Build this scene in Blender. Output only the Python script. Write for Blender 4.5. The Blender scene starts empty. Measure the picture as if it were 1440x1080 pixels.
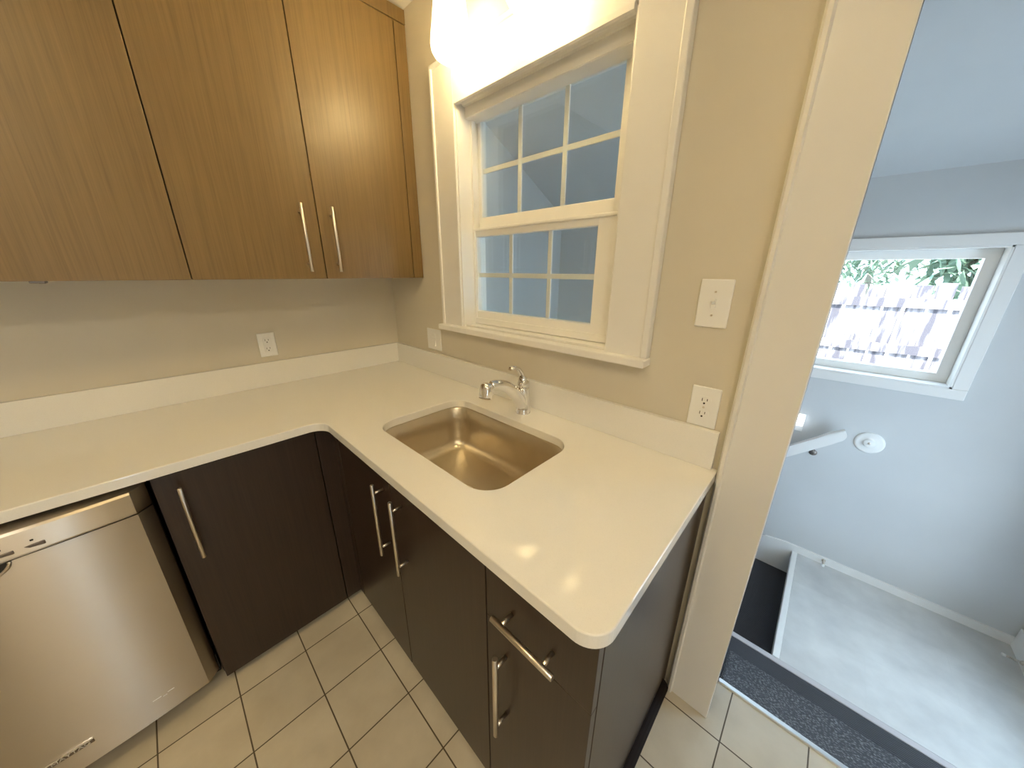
import bpy, bmesh, math, random
from mathutils import Vector, Matrix
random.seed(7)
PI = math.pi
scene = bpy.context.scene
COL = scene.collection

# ------------------------------------------------------------------ helpers
def new_bm():
    return bmesh.new()

def box(bm, x0, x1, y0, y1, z0, z1, bev=0.0, seg=2):
    if x0 > x1: x0, x1 = x1, x0
    if y0 > y1: y0, y1 = y1, y0
    if z0 > z1: z0, z1 = z1, z0
    v = [bm.verts.new(p) for p in ((x0, y0, z0), (x1, y0, z0), (x1, y1, z0), (x0, y1, z0),
                                   (x0, y0, z1), (x1, y0, z1), (x1, y1, z1), (x0, y1, z1))]
    fs = [bm.faces.new([v[i] for i in q]) for q in
          ((0, 3, 2, 1), (4, 5, 6, 7), (0, 1, 5, 4), (1, 2, 6, 5), (2, 3, 7, 6), (3, 0, 4, 7))]
    if bev > 0:
        es = {e for f in fs for e in f.edges}
        bmesh.ops.bevel(bm, geom=list(es), offset=bev, segments=seg, profile=0.5, affect='EDGES')

def boxm(*a, **k):
    bm = new_bm(); box(bm, *a, **k); return bm

def basis(d):
    d = Vector(d).normalized()
    up = Vector((0, 0, 1)) if abs(d.z) < 0.95 else Vector((1, 0, 0))
    u = d.cross(up).normalized()
    return u, d.cross(u).normalized(), d

def tube(bm, pts, radii, n=16, caps=True, flat=None):
    """Sweep a round section along pts; flat = (su, sv) squashes the section."""
    pts = [Vector(p) for p in pts]
    if not hasattr(radii, '__len__'): radii = [radii] * len(pts)
    rings = []
    for i, p in enumerate(pts):
        a = pts[max(i - 1, 0)]; b = pts[min(i + 1, len(pts) - 1)]
        u, w, d = basis(b - a)
        su, sv = flat if flat else (1, 1)
        rings.append([bm.verts.new(p + radii[i] * (math.cos(t) * u * su + math.sin(t) * w * sv))
                      for t in (2 * PI * k / n for k in range(n))])
    for r0, r1 in zip(rings, rings[1:]):
        for k in range(n):
            f = bm.faces.new((r0[k], r0[(k + 1) % n], r1[(k + 1) % n], r1[k])); f.smooth = True
    if caps:
        bm.faces.new(list(reversed(rings[0]))); bm.faces.new(rings[-1])

def lathe(bm, centre, prof, n=40, axis='z', cap0=False, cap1=False):
    """prof = [(radius, height)] turned about an axis through centre."""
    c = Vector(centre); rings = []
    for r, h in prof:
        ring = []
        for k in range(n):
            t = 2 * PI * k / n; a, b = r * math.cos(t), r * math.sin(t)
            p = {'z': (a, b, h), 'y': (a, h, b), 'x': (h, a, b)}[axis]
            ring.append(bm.verts.new(c + Vector(p)))
        rings.append(ring)
    for r0, r1 in zip(rings, rings[1:]):
        for k in range(n):
            f = bm.faces.new((r0[k], r0[(k + 1) % n], r1[(k + 1) % n], r1[k])); f.smooth = True
    if cap0: bm.faces.new(rings[0])
    if cap1: bm.faces.new(rings[-1])

def prism(bm, poly, axis, a, b):
    """Extrude a 2-D polygon along axis ('x','y','z') from a to b."""
    def P(q, h):
        return {'z': (q[0], q[1], h), 'y': (q[0], h, q[1]), 'x': (h, q[0], q[1])}[axis]
    lo = [bm.verts.new(P(q, a)) for q in poly]; hi = [bm.verts.new(P(q, b)) for q in poly]
    n = len(poly)
    bm.faces.new(lo); bm.faces.new(list(reversed(hi)))
    for k in range(n):
        bm.faces.new((lo[k], hi[k], hi[(k + 1) % n], lo[(k + 1) % n]))

def rounded(pts, seg=10):
    """2-D polygon with per-corner radius: [(x, y, r)]"""
    out = []; n = len(pts)
    for i, (x, y, r) in enumerate(pts):
        p = Vector((x, y))
        if r <= 0: out.append((x, y)); continue
        a = (Vector(pts[i - 1][:2]) - p).normalized(); b = (Vector(pts[(i + 1) % n][:2]) - p).normalized()
        half = a.angle(b) / 2; d = r / math.tan(half)
        c = p + (a + b).normalized() * (r / math.sin(half))
        s = p + a * d - c; e = p + b * d - c
        a0 = math.atan2(s.y, s.x); a1 = math.atan2(e.y, e.x)
        da = (a1 - a0 + PI) % (2 * PI) - PI
        for k in range(seg + 1):
            t = a0 + da * k / seg
            out.append((c.x + r * math.cos(t), c.y + r * math.sin(t)))
    return out

def obj(name, bm, mat, parent=None, smooth_angle=None):
    bmesh.ops.recalc_face_normals(bm, faces=bm.faces[:])
    me = bpy.data.meshes.new(name)
    off = Vector((0, 0, 0))
    if parent is not None:
        q = parent
        while q is not None: off += q.location; q = q.parent
        bmesh.ops.translate(bm, verts=bm.verts[:], vec=-off)
    bm.to_mesh(me); bm.free()
    if mat: me.materials.append(mat)
    o = bpy.data.objects.new(name, me); COL.objects.link(o)
    if parent is not None: o.parent = parent
    if smooth_angle:
        for p in me.polygons: p.use_smooth = True
        try: me.set_sharp_from_angle(angle=math.radians(smooth_angle))
        except Exception: pass
    return o

def tag(o, label, cat, group=None):
    o['label'] = label; o['category'] = cat
    if group: o['group'] = group
    return o

def thing(name, label, cat, loc=(0, 0, 0), group=None):
    o = bpy.data.objects.new(name, None); o.empty_display_size = 0.05
    COL.objects.link(o); o.location = loc
    return tag(o, label, cat, group)

def struct(name, bm, mat, parent=None, smooth_angle=None):
    o = obj(name, bm, mat, parent, smooth_angle)
    if parent is None: o['kind'] = 'structure'
    return o

# ------------------------------------------------------------------ materials
def mat(name, color, rough=0.5, metal=0.0, spec=0.5, coat=0.0, coat_rough=0.1):
    m = bpy.data.materials.new(name); m.use_nodes = True
    b = m.node_tree.nodes['Principled BSDF']
    b.inputs['Base Color'].default_value = (*color, 1)
    b.inputs['Roughness'].default_value = rough
    b.inputs['Metallic'].default_value = metal
    b.inputs['Specular IOR Level'].default_value = spec
    b.inputs['Coat Weight'].default_value = coat
    b.inputs['Coat Roughness'].default_value = coat_rough
    return m

def nodes(m):
    return m.node_tree.nodes, m.node_tree.links, m.node_tree.nodes['Principled BSDF']

def noise(m, scale=(1, 1, 1), nscale=5, detail=4, coord='Object', distortion=0.0, rough=0.5):
    N, L, b = nodes(m)
    tc = N.new('ShaderNodeTexCoord'); mp = N.new('ShaderNodeMapping'); nz = N.new('ShaderNodeTexNoise')
    mp.inputs['Scale'].default_value = scale
    nz.inputs['Scale'].default_value = nscale; nz.inputs['Detail'].default_value = detail
    nz.inputs['Distortion'].default_value = distortion; nz.inputs['Roughness'].default_value = rough
    L.new(tc.outputs[coord], mp.inputs['Vector']); L.new(mp.outputs['Vector'], nz.inputs['Vector'])
    return nz

def ramp(m, src, stops):
    N, L, b = nodes(m)
    r = N.new('ShaderNodeValToRGB'); e = r.color_ramp.elements
    e[0].position, e[0].color = stops[0][0], (*stops[0][1], 1)
    e[1].position, e[1].color = stops[-1][0], (*stops[-1][1], 1)
    for p, c in stops[1:-1]:
        x = e.new(p); x.color = (*c, 1)
    L.new(src, r.inputs['Fac'])
    return r

def bump(m, src, strength=0.1, dist=0.002):
    N, L, b = nodes(m)
    bp = N.new('ShaderNodeBump'); bp.inputs['Strength'].default_value = strength; bp.inputs['Distance'].default_value = dist
    L.new(src, bp.inputs['Height']); L.new(bp.outputs['Normal'], b.inputs['Normal'])
    return bp

def paint(name, color, rough=0.55, var=0.04, bumps=0.05):
    m = mat(name, color, rough)
    N, L, b = nodes(m)
    n1 = noise(m, nscale=2.2, detail=3)
    c0 = tuple(c * (1 - var) for c in color); c1 = tuple(min(1, c * (1 + var)) for c in color)
    r = ramp(m, n1.outputs['Fac'], [(0.3, c0), (0.7, c1)])
    L.new(r.outputs['Color'], b.inputs['Base Color'])
    n2 = noise(m, nscale=220, detail=2)
    bump(m, n2.outputs['Fac'], bumps, 0.001)
    return m

M = {}
M['wall'] = paint('greige_wall_paint', (0.655, 0.605, 0.50), 0.5)
M['hall'] = paint('pale_grey_wall_paint', (0.60, 0.61, 0.61), 0.6)
M['ceiling'] = paint('ceiling_paint', (0.80, 0.78, 0.74), 0.7)
M['trim'] = paint('white_trim_paint', (0.81, 0.80, 0.775), 0.32, 0.02, 0.03)
M['white_plastic'] = mat('white_plastic', (0.86, 0.86, 0.84), 0.3)
M['dark_slot'] = mat('dark_slot', (0.02, 0.018, 0.015), 0.6)
M['vinyl_white'] = mat('white_window_vinyl', (0.86, 0.85, 0.82), 0.35)

def wood(name, dark, mid, light, rough, coat, streak=0.5):
    m = mat(name, mid, rough, coat=coat, coat_rough=0.28)
    N, L, b = nodes(m)
    n1 = noise(m, (38, 38, 1.1), 3.0, 6, distortion=0.3)
    n2 = noise(m, (140, 140, 2.4), 2.0, 3)
    mx = N.new('ShaderNodeMix'); mx.data_type = 'FLOAT'; mx.inputs[0].default_value = streak
    L.new(n1.outputs['Fac'], mx.inputs[2]); L.new(n2.outputs['Fac'], mx.inputs[3])
    r = ramp(m, mx.outputs[0], [(0.30, dark), (0.5, mid), (0.72, light)])
    L.new(r.outputs['Color'], b.inputs['Base Color'])
    bump(m, mx.outputs[0], 0.12, 0.0015)
    return m
M['wood_upper'] = wood('brown_stained_wood', (0.160, 0.100, 0.035), (0.210, 0.134, 0.047), (0.245, 0.157, 0.057), 0.42, 0.25)  # wall cabinets take the lighter brown, base cabinets the darker
M['wood_lower'] = wood('espresso_stained_wood', (0.022, 0.0118, 0.0078), (0.032, 0.0175, 0.0112), (0.043, 0.024, 0.0155), 0.36, 0.15)
M['wood_shadow'] = mat('black_gap_liner', (0.008, 0.006, 0.005), 0.8)  # near-black standing in for the shade in door gaps and toe recess

m = mat('white_quartz', (0.84, 0.83, 0.79), 0.05, spec=0.9, coat=0.0)
N, L, b = nodes(m)
n1 = noise(m, nscale=420, detail=2)
r = ramp(m, n1.outputs['Fac'], [(0.30, (0.815, 0.805, 0.765)), (0.42, (0.84, 0.83, 0.79)), (0.7, (0.85, 0.84, 0.80))])
L.new(r.outputs['Color'], b.inputs['Base Color'])
M['quartz'] = m

def brushed(name, color, rough, axis_scale, strength=0.05, aniso=0.0):
    m = mat(name, color, rough, 1.0)
    N, L, b = nodes(m)
    n1 = noise(m, axis_scale, 4, 3)
    r = ramp(m, n1.outputs['Fac'], [(0.3, (rough - 0.05,) * 3), (0.7, (rough + 0.06,) * 3)])
    L.new(r.outputs['Color'], b.inputs['Roughness'])
    bump(m, n1.outputs['Fac'], strength, 0.0005)
    b.inputs['Anisotropic'].default_value = aniso
    if aniso:
        tg = N.new('ShaderNodeTangent'); tg.direction_type = 'RADIAL'; tg.axis = 'Z'
        L.new(tg.outputs[0], b.inputs['Tangent']); b.inputs['Anisotropic Rotation'].default_value = 0.25
    return m
M['steel_front'] = brushed('brushed_stainless_front', (0.54, 0.49, 0.425), 0.37, (3, 3, 260), 0.006, 0.97)
M['steel_sink'] = brushed('satin_stainless_basin', (0.64, 0.57, 0.45), 0.34, (10, 10, 10), 0.0)
M['nickel'] = mat('brushed_nickel', (0.72, 0.66, 0.58), 0.28, 1.0)
M['chrome'] = mat('polished_chrome', (0.86, 0.86, 0.88), 0.06, 1.0)
M['badge_dark'] = mat('badge_grey_metal', (0.22, 0.19, 0.17), 0.35, 0.9)
M['bright_metal'] = mat('bright_aluminium', (0.85, 0.86, 0.88), 0.30, 1.0)

# floor tiles: square grid, grout lines drawn by a brick texture without offset
def tiles(name, tx, ty, ox, oy, c1, c2, grout, mortar, rough, offset=0.0, mottle=0.5):
    m = mat(name, c1, rough)
    N, L, b = nodes(m)
    tc = N.new('ShaderNodeTexCoord'); mp = N.new('ShaderNodeMapping')
    mp.inputs['Location'].default_value = (-ox, -oy, 0)
    L.new(tc.outputs['Object'], mp.inputs['Vector'])
    br = N.new('ShaderNodeTexBrick')
    br.offset = offset; br.squash = 1.0
    br.inputs['Scale'].default_value = 1.0
    br.inputs['Brick Width'].default_value = tx; br.inputs['Row Height'].default_value = ty
    br.inputs['Mortar Size'].default_value = mortar; br.inputs['Mortar Smooth'].default_value = 0.15
    br.inputs['Color1'].default_value = (1, 1, 1, 1); br.inputs['Color2'].default_value = (0.93, 0.93, 0.93, 1)
    br.inputs['Mortar'].default_value = (1, 1, 1, 1)
    L.new(mp.outputs['Vector'], br.inputs['Vector'])
    n1 = noise(m, nscale=5.5, detail=5, rough=0.55)
    r = ramp(m, n1.outputs['Fac'], [(0.5 - 0.28 * mottle, c2), (0.5 + 0.28 * mottle, c1)])
    mul = N.new('ShaderNodeMix'); mul.data_type = 'RGBA'; mul.blend_type = 'MULTIPLY'; mul.inputs[0].default_value = 1
    L.new(r.outputs['Color'], mul.inputs[6]); L.new(br.outputs['Color'], mul.inputs[7])
    mx = N.new('ShaderNodeMix'); mx.data_type = 'RGBA'
    L.new(br.outputs['Fac'], mx.inputs[0]); L.new(mul.outputs[2], mx.inputs[6]); mx.inputs[7].default_value = (*grout, 1)
    L.new(mx.outputs[2], b.inputs['Base Color'])
    inv = N.new('ShaderNodeMath'); inv.operation = 'SUBTRACT'; inv.inputs[0].default_value = 1
    L.new(br.outputs['Fac'], inv.inputs[1])
    bump(m, inv.outputs[0], 0.35, 0.002)
    return m
TX, TY, OX, OY = 0.2136, 0.2103, 0.7052, -0.6942
M['tile'] = tiles('beige_floor_tile', TX, TY, OX - 10 * TX, OY - 20 * TY, (0.66, 0.60, 0.48), (0.57, 0.51, 0.40), (0.10, 0.075, 0.045), 0.0022, 0.33)
M['landing'] = tiles('mottled_grey_vinyl', 0.61, 0.305, 2.14, 0.76, (0.68, 0.68, 0.66), (0.54, 0.54, 0.53), (0.60, 0.60, 0.58), 0.0008, 0.20, 0.5, 0.7)

m = mat('charcoal_loop_carpet', (0.09, 0.09, 0.10), 0.95, spec=0.1)
N, L, b = nodes(m)
tc = N.new('ShaderNodeTexCoord'); vo = N.new('ShaderNodeTexVoronoi'); vo.inputs['Scale'].default_value = 170
mp = N.new('ShaderNodeMapping'); mp.inputs['Scale'].default_value = (0.6, 1.35, 1.35)
L.new(tc.outputs['Object'], mp.inputs['Vector']); L.new(mp.outputs['Vector'], vo.inputs['Vector'])
r = ramp(m, vo.outputs['Distance'], [(0.05, (0.26, 0.27, 0.29)), (0.5, (0.08, 0.083, 0.092))])
L.new(r.outputs['Color'], b.inputs['Base Color'])
inv = N.new('ShaderNodeMath'); inv.operation = 'SUBTRACT'; inv.inputs[0].default_value = 1
L.new(vo.outputs['Distance'], inv.inputs[1]); bump(m, inv.outputs[0], 0.9, 0.006)
M['carpet'] = m
m = mat('dark_ribbed_carpet', (0.045, 0.047, 0.056), 0.95, spec=0.1)  # fine ribs; shade on the lower treads is put into the darker tone
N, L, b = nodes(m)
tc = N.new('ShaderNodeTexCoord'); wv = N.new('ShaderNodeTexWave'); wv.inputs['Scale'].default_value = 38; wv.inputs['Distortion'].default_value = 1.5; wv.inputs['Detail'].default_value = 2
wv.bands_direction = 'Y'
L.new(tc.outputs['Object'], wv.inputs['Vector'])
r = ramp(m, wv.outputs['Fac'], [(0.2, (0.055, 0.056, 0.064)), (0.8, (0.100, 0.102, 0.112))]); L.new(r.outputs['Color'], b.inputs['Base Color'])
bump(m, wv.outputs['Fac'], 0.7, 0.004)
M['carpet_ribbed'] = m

m = bpy.data.materials.new('clear_window_glass'); m.use_nodes = True
N, L = m.node_tree.nodes, m.node_tree.links
for n in list(N): N.remove(n)
out = N.new('ShaderNodeOutputMaterial'); mixs = N.new('ShaderNodeMixShader'); tr = N.new('ShaderNodeBsdfTransparent'); gl = N.new('ShaderNodeBsdfGlossy')
fr = N.new('ShaderNodeFresnel'); ge = N.new('ShaderNodeNewGeometry'); io = N.new('ShaderNodeMath'); io.operation = 'MULTIPLY_ADD'
io.inputs[1].default_value = 1 / 1.5 - 1.5; io.inputs[2].default_value = 1.5      # the Fresnel node inverts the index on back faces
L.new(ge.outputs['Backfacing'], io.inputs[0]); L.new(io.outputs[0], fr.inputs['IOR'])
tr.inputs['Color'].default_value = (0.96, 0.975, 0.97, 1); gl.inputs['Roughness'].default_value = 0.0
L.new(fr.outputs[0], mixs.inputs[0]); L.new(tr.outputs[0], mixs.inputs[1]); L.new(gl.outputs[0], mixs.inputs[2]); L.new(mixs.outputs[0], out.inputs[0])
M['glass'] = m

def emitter(name, color, strength):
    m = mat(name, (0.9, 0.9, 0.88), 0.3)
    b = m.node_tree.nodes['Principled BSDF']
    b.inputs['Emission Color'].default_value = (*color, 1); b.inputs['Emission Strength'].default_value = strength
    return m
LAMP = (1.0, 0.76, 0.38)
m = emitter('glowing_frosted_glass', LAMP, 1.0)
N, L, b = nodes(m)
tr = N.new('ShaderNodeBsdfTransparent'); mixs = N.new('ShaderNodeMixShader'); mixs.inputs[0].default_value = 0.30
L.new(b.outputs[0], mixs.inputs[1]); L.new(tr.outputs[0], mixs.inputs[2]); L.new(mixs.outputs[0], N['Material Output'].inputs['Surface'])
M['lamp_glass'] = m
M['bulb'] = emitter('glowing_bulb', LAMP, 80.0)
M['hall_lamp'] = emitter('glowing_opal_glass', (1.0, 0.84, 0.60), 8.0)
M['ceiling_lamp'] = emitter('glowing_ceiling_diffuser', (1.0, 0.75, 0.37), 22.0)
M['ceiling_lamp_neutral'] = emitter('glowing_neutral_diffuser', (1.0, 0.88, 0.68), 48.0)

# ------------------------------------------------------------------ setting
WX0, WX1, WZ0, WZ1 = 0.672, 1.430, 1.205, 2.092      # kitchen window opening
DX0, DX1, DZ1 = 1.938, 2.80, 2.08                    # opening to the stair landing
H = 2.50
RX, BY = 3.30, -3.40                                  # far walls of the kitchen
WT = 0.13                                             # thickness of the window wall

bm = new_bm(); box(bm, -0.1, RX + 0.1, BY - 0.1, 0.0, -0.06, 0.0); box(bm, DX0, DX1, 0.0, WT, -0.06, 0.0)
struct('floor', bm, M['tile'])
bm = boxm(-0.1, RX + 0.1, BY - 0.1, 0.0, H, H + 0.1); struct('ceiling', bm, M['ceiling'])
bm = boxm(-0.12, 0.0, BY - 0.1, 0.0, 0.0, H); struct('wall_left', bm, M['wall'])

# window wall: kitchen face and hall face are two leaves so each keeps its own paint
def wall_leaf(y0, y1):
    bm = new_bm()
    box(bm, -0.12, WX0, y0, y1, -0.06, 2.72); box(bm, WX0, WX1, y0, y1, -0.06, WZ0); box(bm, WX0, WX1, y0, y1, WZ1, 2.72)
    box(bm, WX1, DX0, y0, y1, -0.06, 2.72); box(bm, DX0, DX1, y0, y1, DZ1, 2.72); box(bm, DX1, RX + 0.1, y0, y1, -0.06, 2.72)
    return bm
struct('wall_back', wall_leaf(0.0, 0.07), M['wall'])
struct('wall_hall_near', wall_leaf(0.07, WT), M['hall'])
bm = boxm(-0.12, 1.93, 0.07, WT, -2.2, -0.06); struct('wall_stair_near', bm, M['hall'])

# rest of the kitchen behind the camera: wall with an added narrow window, and a back wall
KY0, KY1, KZ0, KZ1 = -1.585, -1.345, 0.12, 1.40  # unseen window, added and sized for the daylight streak on the dishwasher
bm = new_bm()
box(bm, RX, RX + 0.12, BY - 0.1, KY0, 0, H); box(bm, RX, RX + 0.12, KY1, 0.0, 0, H)
box(bm, RX, RX + 0.12, KY0, KY1, 0, KZ0); box(bm, RX, RX + 0.12, KY0, KY1, KZ1, H)
struct('wall_right', bm, M['wall'])
bm = boxm(0.0, RX, BY - 0.12, BY, 0, H); struct('wall_front', bm, M['wall'])
bm = new_bm()
for a, b_, c, d in ((KY0, KY0 + .05, KZ0, KZ1), (KY1 - .05, KY1, KZ0, KZ1), (KY0, KY1, KZ0, KZ0 + .05), (KY0, KY1, KZ1 - .05, KZ1)):
    box(bm, RX + .03, RX + .07, a, b_, c, d)
w3 = struct('window_3', bm, M['vinyl_white'])
struct('window_pane', boxm(RX + .048, RX + .052, KY0 + .05, KY1 - .05, KZ0 + .05, KZ1 - .05), M['glass'], w3)

# ---- stair hall beyond the window wall
YB, ZL = 1.68, -0.38                                  # back wall of the hall, landing level
HX = 3.02
LX = 2.135                                            # left edge of the landing
def hall_ceiling_z(y): return 1.92 + 0.504 * (YB - y)
bm = new_bm()
prism(bm, [(WT - .02, hall_ceiling_z(WT - .02)), (YB + .02, hall_ceiling_z(YB + .02)), (YB + .02, hall_ceiling_z(YB) + .12), (WT - .02, hall_ceiling_z(WT) + .12)], 'x', -0.1, HX + 0.1)
struct('ceiling_hall', bm, M['hall'])
bm = boxm(-0.12, 0.0, WT, YB + .1, -2.2, 2.8); struct('wall_hall_left', bm, M['hall'])
bm = new_bm()
GY0, GY1, GT = 0.42, 1.24, 1.72                       # added glazed door, unseen, lets daylight into the hall
box(bm, HX, HX + .12, WT, GY0, -2.2, 2.8); box(bm, HX, HX + .12, GY1, YB + .1, -2.2, 2.8)
box(bm, HX, HX + .12, GY0, GY1, -2.2, ZL); box(bm, HX, HX + .12, GY0, GY1, GT, 2.8)
struct('wall_hall_right', bm, M['hall'])
# back wall with the daylight window
SX0, SX1, SZ0, SZ1 = 1.46, 2.462, 0.905, 1.578
bm = new_bm()
box(bm, -0.1, SX0, YB, YB + .17, -2.2, 2.1); box(bm, SX1, HX, YB, YB + .17, -2.2, 2.1)
box(bm, SX0, SX1, YB, YB + .17, -2.2, SZ0); box(bm, SX0, SX1, YB, YB + .17, SZ1, 2.1)
struct('wall_hall_back', bm, M['hall'])
bm = boxm(-0.1, HX, WT, YB, -2.3, -2.2); struct('floor_basement', bm, M['carpet'])

# landing, carpeted steps from the kitchen, flight going down
bm = boxm(LX, HX, 0.745, YB, ZL - 0.06, ZL); struct('floor_landing', bm, M['landing'])
bm = boxm(LX - 0.03, LX, 0.745, YB, ZL - 0.055, ZL + 0.002, 0.004); struct('trim_1', bm, M['trim'])
bm = boxm(LX - 0.01, LX + .02, 0.745, YB, -2.2, ZL - 0.06); struct('wall_landing_riser', bm, M['carpet'])
bm = boxm(1.94, HX, WT, 0.462, -0.40, -0.19, 0.012); struct('stair_step_1', bm, M['carpet'])
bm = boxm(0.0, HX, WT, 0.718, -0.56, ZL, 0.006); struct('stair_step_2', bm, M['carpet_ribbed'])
bm = boxm(0.0, HX, 0.712, 0.742, -0.42, ZL + 0.004, 0.004); struct('trim_2', bm, mat('step_nosing_strip', (0.50, 0.47, 0.48), 0.4))
bm = boxm(0.0, LX - .01, 0.70, 0.73, -2.2, -0.42); struct('wall_stair_side', bm, M['hall'])
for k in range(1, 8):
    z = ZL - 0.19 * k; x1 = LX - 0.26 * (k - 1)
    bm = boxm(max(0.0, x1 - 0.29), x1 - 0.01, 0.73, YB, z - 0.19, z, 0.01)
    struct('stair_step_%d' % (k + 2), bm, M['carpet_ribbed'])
# skirting of the hall
bm = new_bm()
poly = [(LX - .005, ZL - .05), (LX - .005, ZL), (HX, ZL), (HX, ZL + .048), (2.06, ZL + .048), (1.95, ZL + .03), (0.0, ZL + .03 - 1.95 * 0.73), (0.0, ZL - .35 - 1.95 * 0.73), (1.95, ZL - 0.36), (LX - .005, ZL - .22)]
prism(bm, poly, 'y', YB - 0.014, YB)
struct('baseboard_back', bm, M['trim'])
bm = boxm(HX - 0.02, HX, GY1 + .10, YB - .014, ZL, ZL + 0.12, 0.003); struct('baseboard_right', bm, M['trim'])
bm = new_bm()
box(bm, HX - .02, HX, GY1, GY1 + .10, ZL, GT + .1, .003); box(bm, HX - .02, HX, GY0 - .10, GY0, ZL, GT + .1, .003); box(bm, HX - .02, HX, GY0, GY1, GT, GT + .1, .003)
for a, b_, c, d in ((GY0, GY0 + .09, ZL, GT), (GY1 - .09, GY1, ZL, GT), (GY0 + .09, GY1 - .09, ZL, ZL + .22), (GY0 + .09, GY1 - .09, GT - .1, GT)):
    box(bm, HX + .03, HX + .07, a, b_, c, d, .003)
dr1 = struct('door_1', bm, M['trim'])
obj('glass_pane', boxm(HX + .048, HX + .052, GY0 + .09, GY1 - .09, ZL + .22, GT - .1), M['glass'], dr1)

# threshold strip and casing of the opening
bm = boxm(DX0, DX1, WT - 0.008, WT + 0.012, -0.015, 0.006, 0.004); struct('trim_3', bm, M['bright_metal'])
bm = new_bm()
CT = 2.12
box(bm, 1.822, DX0, -0.028, 0.0, 0, CT, 0.003)
prism(bm, [(1.8055, 0.0), (1.8055, -0.020), (1.812, -0.034), (1.820, -0.036), (1.8235, -0.030), (1.8235, 0.0)], 'z', 0, CT + .015)
box(bm, DX0 - .0, DX1 + .115, -0.028, 0.0, DZ1 - .005, CT + .05, 0.003); box(bm, DX1, DX1 + .115, -0.028, 0.0, 0, DZ1, 0.003)
box(bm, DX1, DX1 - .0, 0.0, WT, 0, DZ1)
struct('trim_4', bm, M['trim'])
bm = new_bm(); box(bm, DX0 - .012, DX0, 0.0, WT + .01, 0.0, DZ1); box(bm, DX1, DX1 + .012, 0.0, WT + .01, 0, DZ1)
struct('trim_5', bm, M['trim'])

# ---- window_1: double-hung window over the sink
F = -0.022
bm = new_bm()
box(bm, 0.545, WX0 + .004, F, 0.0, 1.205, 2.225, 0.002); box(bm, WX1 - .004, 1.548, F, 0.0, 1.205, 2.225, 0.002)
box(bm, WX0 + .004, WX1 - .004, F, 0.0, 2.089, 2.225, 0.002)
w1 = struct('window_1', bm, M['trim'])
bm = new_bm()   # raised outer edge bead of the casing
for (x0, x1, z0, z1) in ((0.533, 0.548, 1.205, 2.238), (1.545, 1.566, 1.205, 2.238), (0.533, 1.566, 2.222, 2.238)):
    box(bm, x0, x1, -0.030, 0.0, z0, z1, 0.004)
obj('casing_bead', bm, M['trim'], w1)
bm = new_bm()
box(bm, 0.528, 1.570, -0.055, 0.0, 1.180, 1.205, 0.004); box(bm, WX0, WX1, 0.0, 0.12, 1.185, 1.212)
obj('window_sill', bm, M['trim'], w1)
bm = new_bm()
box(bm, WX0, WX0 + .012, -.012, WT, 1.205, 2.085); box(bm, WX1 - .012, WX1, -.012, WT, 1.205, 2.085); box(bm, WX0, WX1, 0.045, WT, 2.080, 2.091)
box(bm, WX0 + .012, WX0 + .024, 0.055, 0.075, 1.21, 2.08); box(bm, WX1 - .03, WX1 - .012, 0.055, 0.075, 1.21, 2.08)
obj('jamb_liner', bm, M['vinyl_white'], w1)
bm = new_bm()   # stepped head moulding under the casing
prism(bm, [(F - .003, 2.0885), (F - .003, 2.074), (F + .004, 2.071), (-0.004, 2.0745), (0.004, 2.083), (0.014, 2.083), (0.018, 2.078), (0.030, 2.077), (0.030, 2.040), (0.034, 2.038), (0.094, 2.038), (0.094, 2.0885)], 'x', WX0 + .0125, WX1 - .0125)
obj('head_moulding', bm, M['trim'], w1)
def sash(name, x0, x1, z0, z1, gx0, gx1, gz0, gz1, y0, y1):
    bm = new_bm()
    box(bm, x0, gx0, y0, y1, z0, z1, 0.003); box(bm, gx1, x1, y0, y1, z0, z1, 0.003)
    box(bm, gx0 - .004, gx1 + .004, y0, y1, z0, gz0, 0.003); box(bm, gx0 - .004, gx1 + .004, y0, y1, gz1, z1, 0.003)
    s = obj(name, bm, M['vinyl_white'], w1)
    ym = (y0 + y1) / 2; bm = new_bm(); w = 0.0095
    for k in (1, 2):
        x = gx0 + (gx1 - gx0) * k / 3; box(bm, x - w, x + w, ym - .004, ym + .003, gz0, gz1, 0.002)
    zm = (gz0 + gz1) / 2; box(bm, gx0, gx1, ym - .0035, ym + .0025, zm - w, zm + w, 0.002)
    obj('grille', bm, M['vinyl_white'], s)
    for yy in (ym - .010, ym + .006):      # double glazing, the grille lies between the panes
        obj('glass_pane', boxm(gx0 - .003, gx1 + .003, yy, yy + .003, gz0 - .003, gz1 + .003), M['glass'], s)
    return s
sash('upper_sash', WX0 + .0125, WX1 - .0125, 1.612, 2.079, 0.703, 1.345, 1.682, 2.046, 0.095, 0.128)
lower = sash('lower_sash', WX0 + .012, WX1 - .02, 1.212, 1.632, 0.700, 1.314, 1.274, 1.599, 0.060, 0.093)
bm = boxm(WX0 + .016, WX1 - .03, 0.050, 0.0605, 1.623, 1.634, 0.003); obj('meeting_rail_lip', bm, M['vinyl_white'], lower)
bm = boxm(WX0 + .016, WX1 - .03, 0.053, 0.0605, 1.214, 1.243, 0.003); obj('bottom_rail_lip', bm, M['vinyl_white'], lower)

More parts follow.
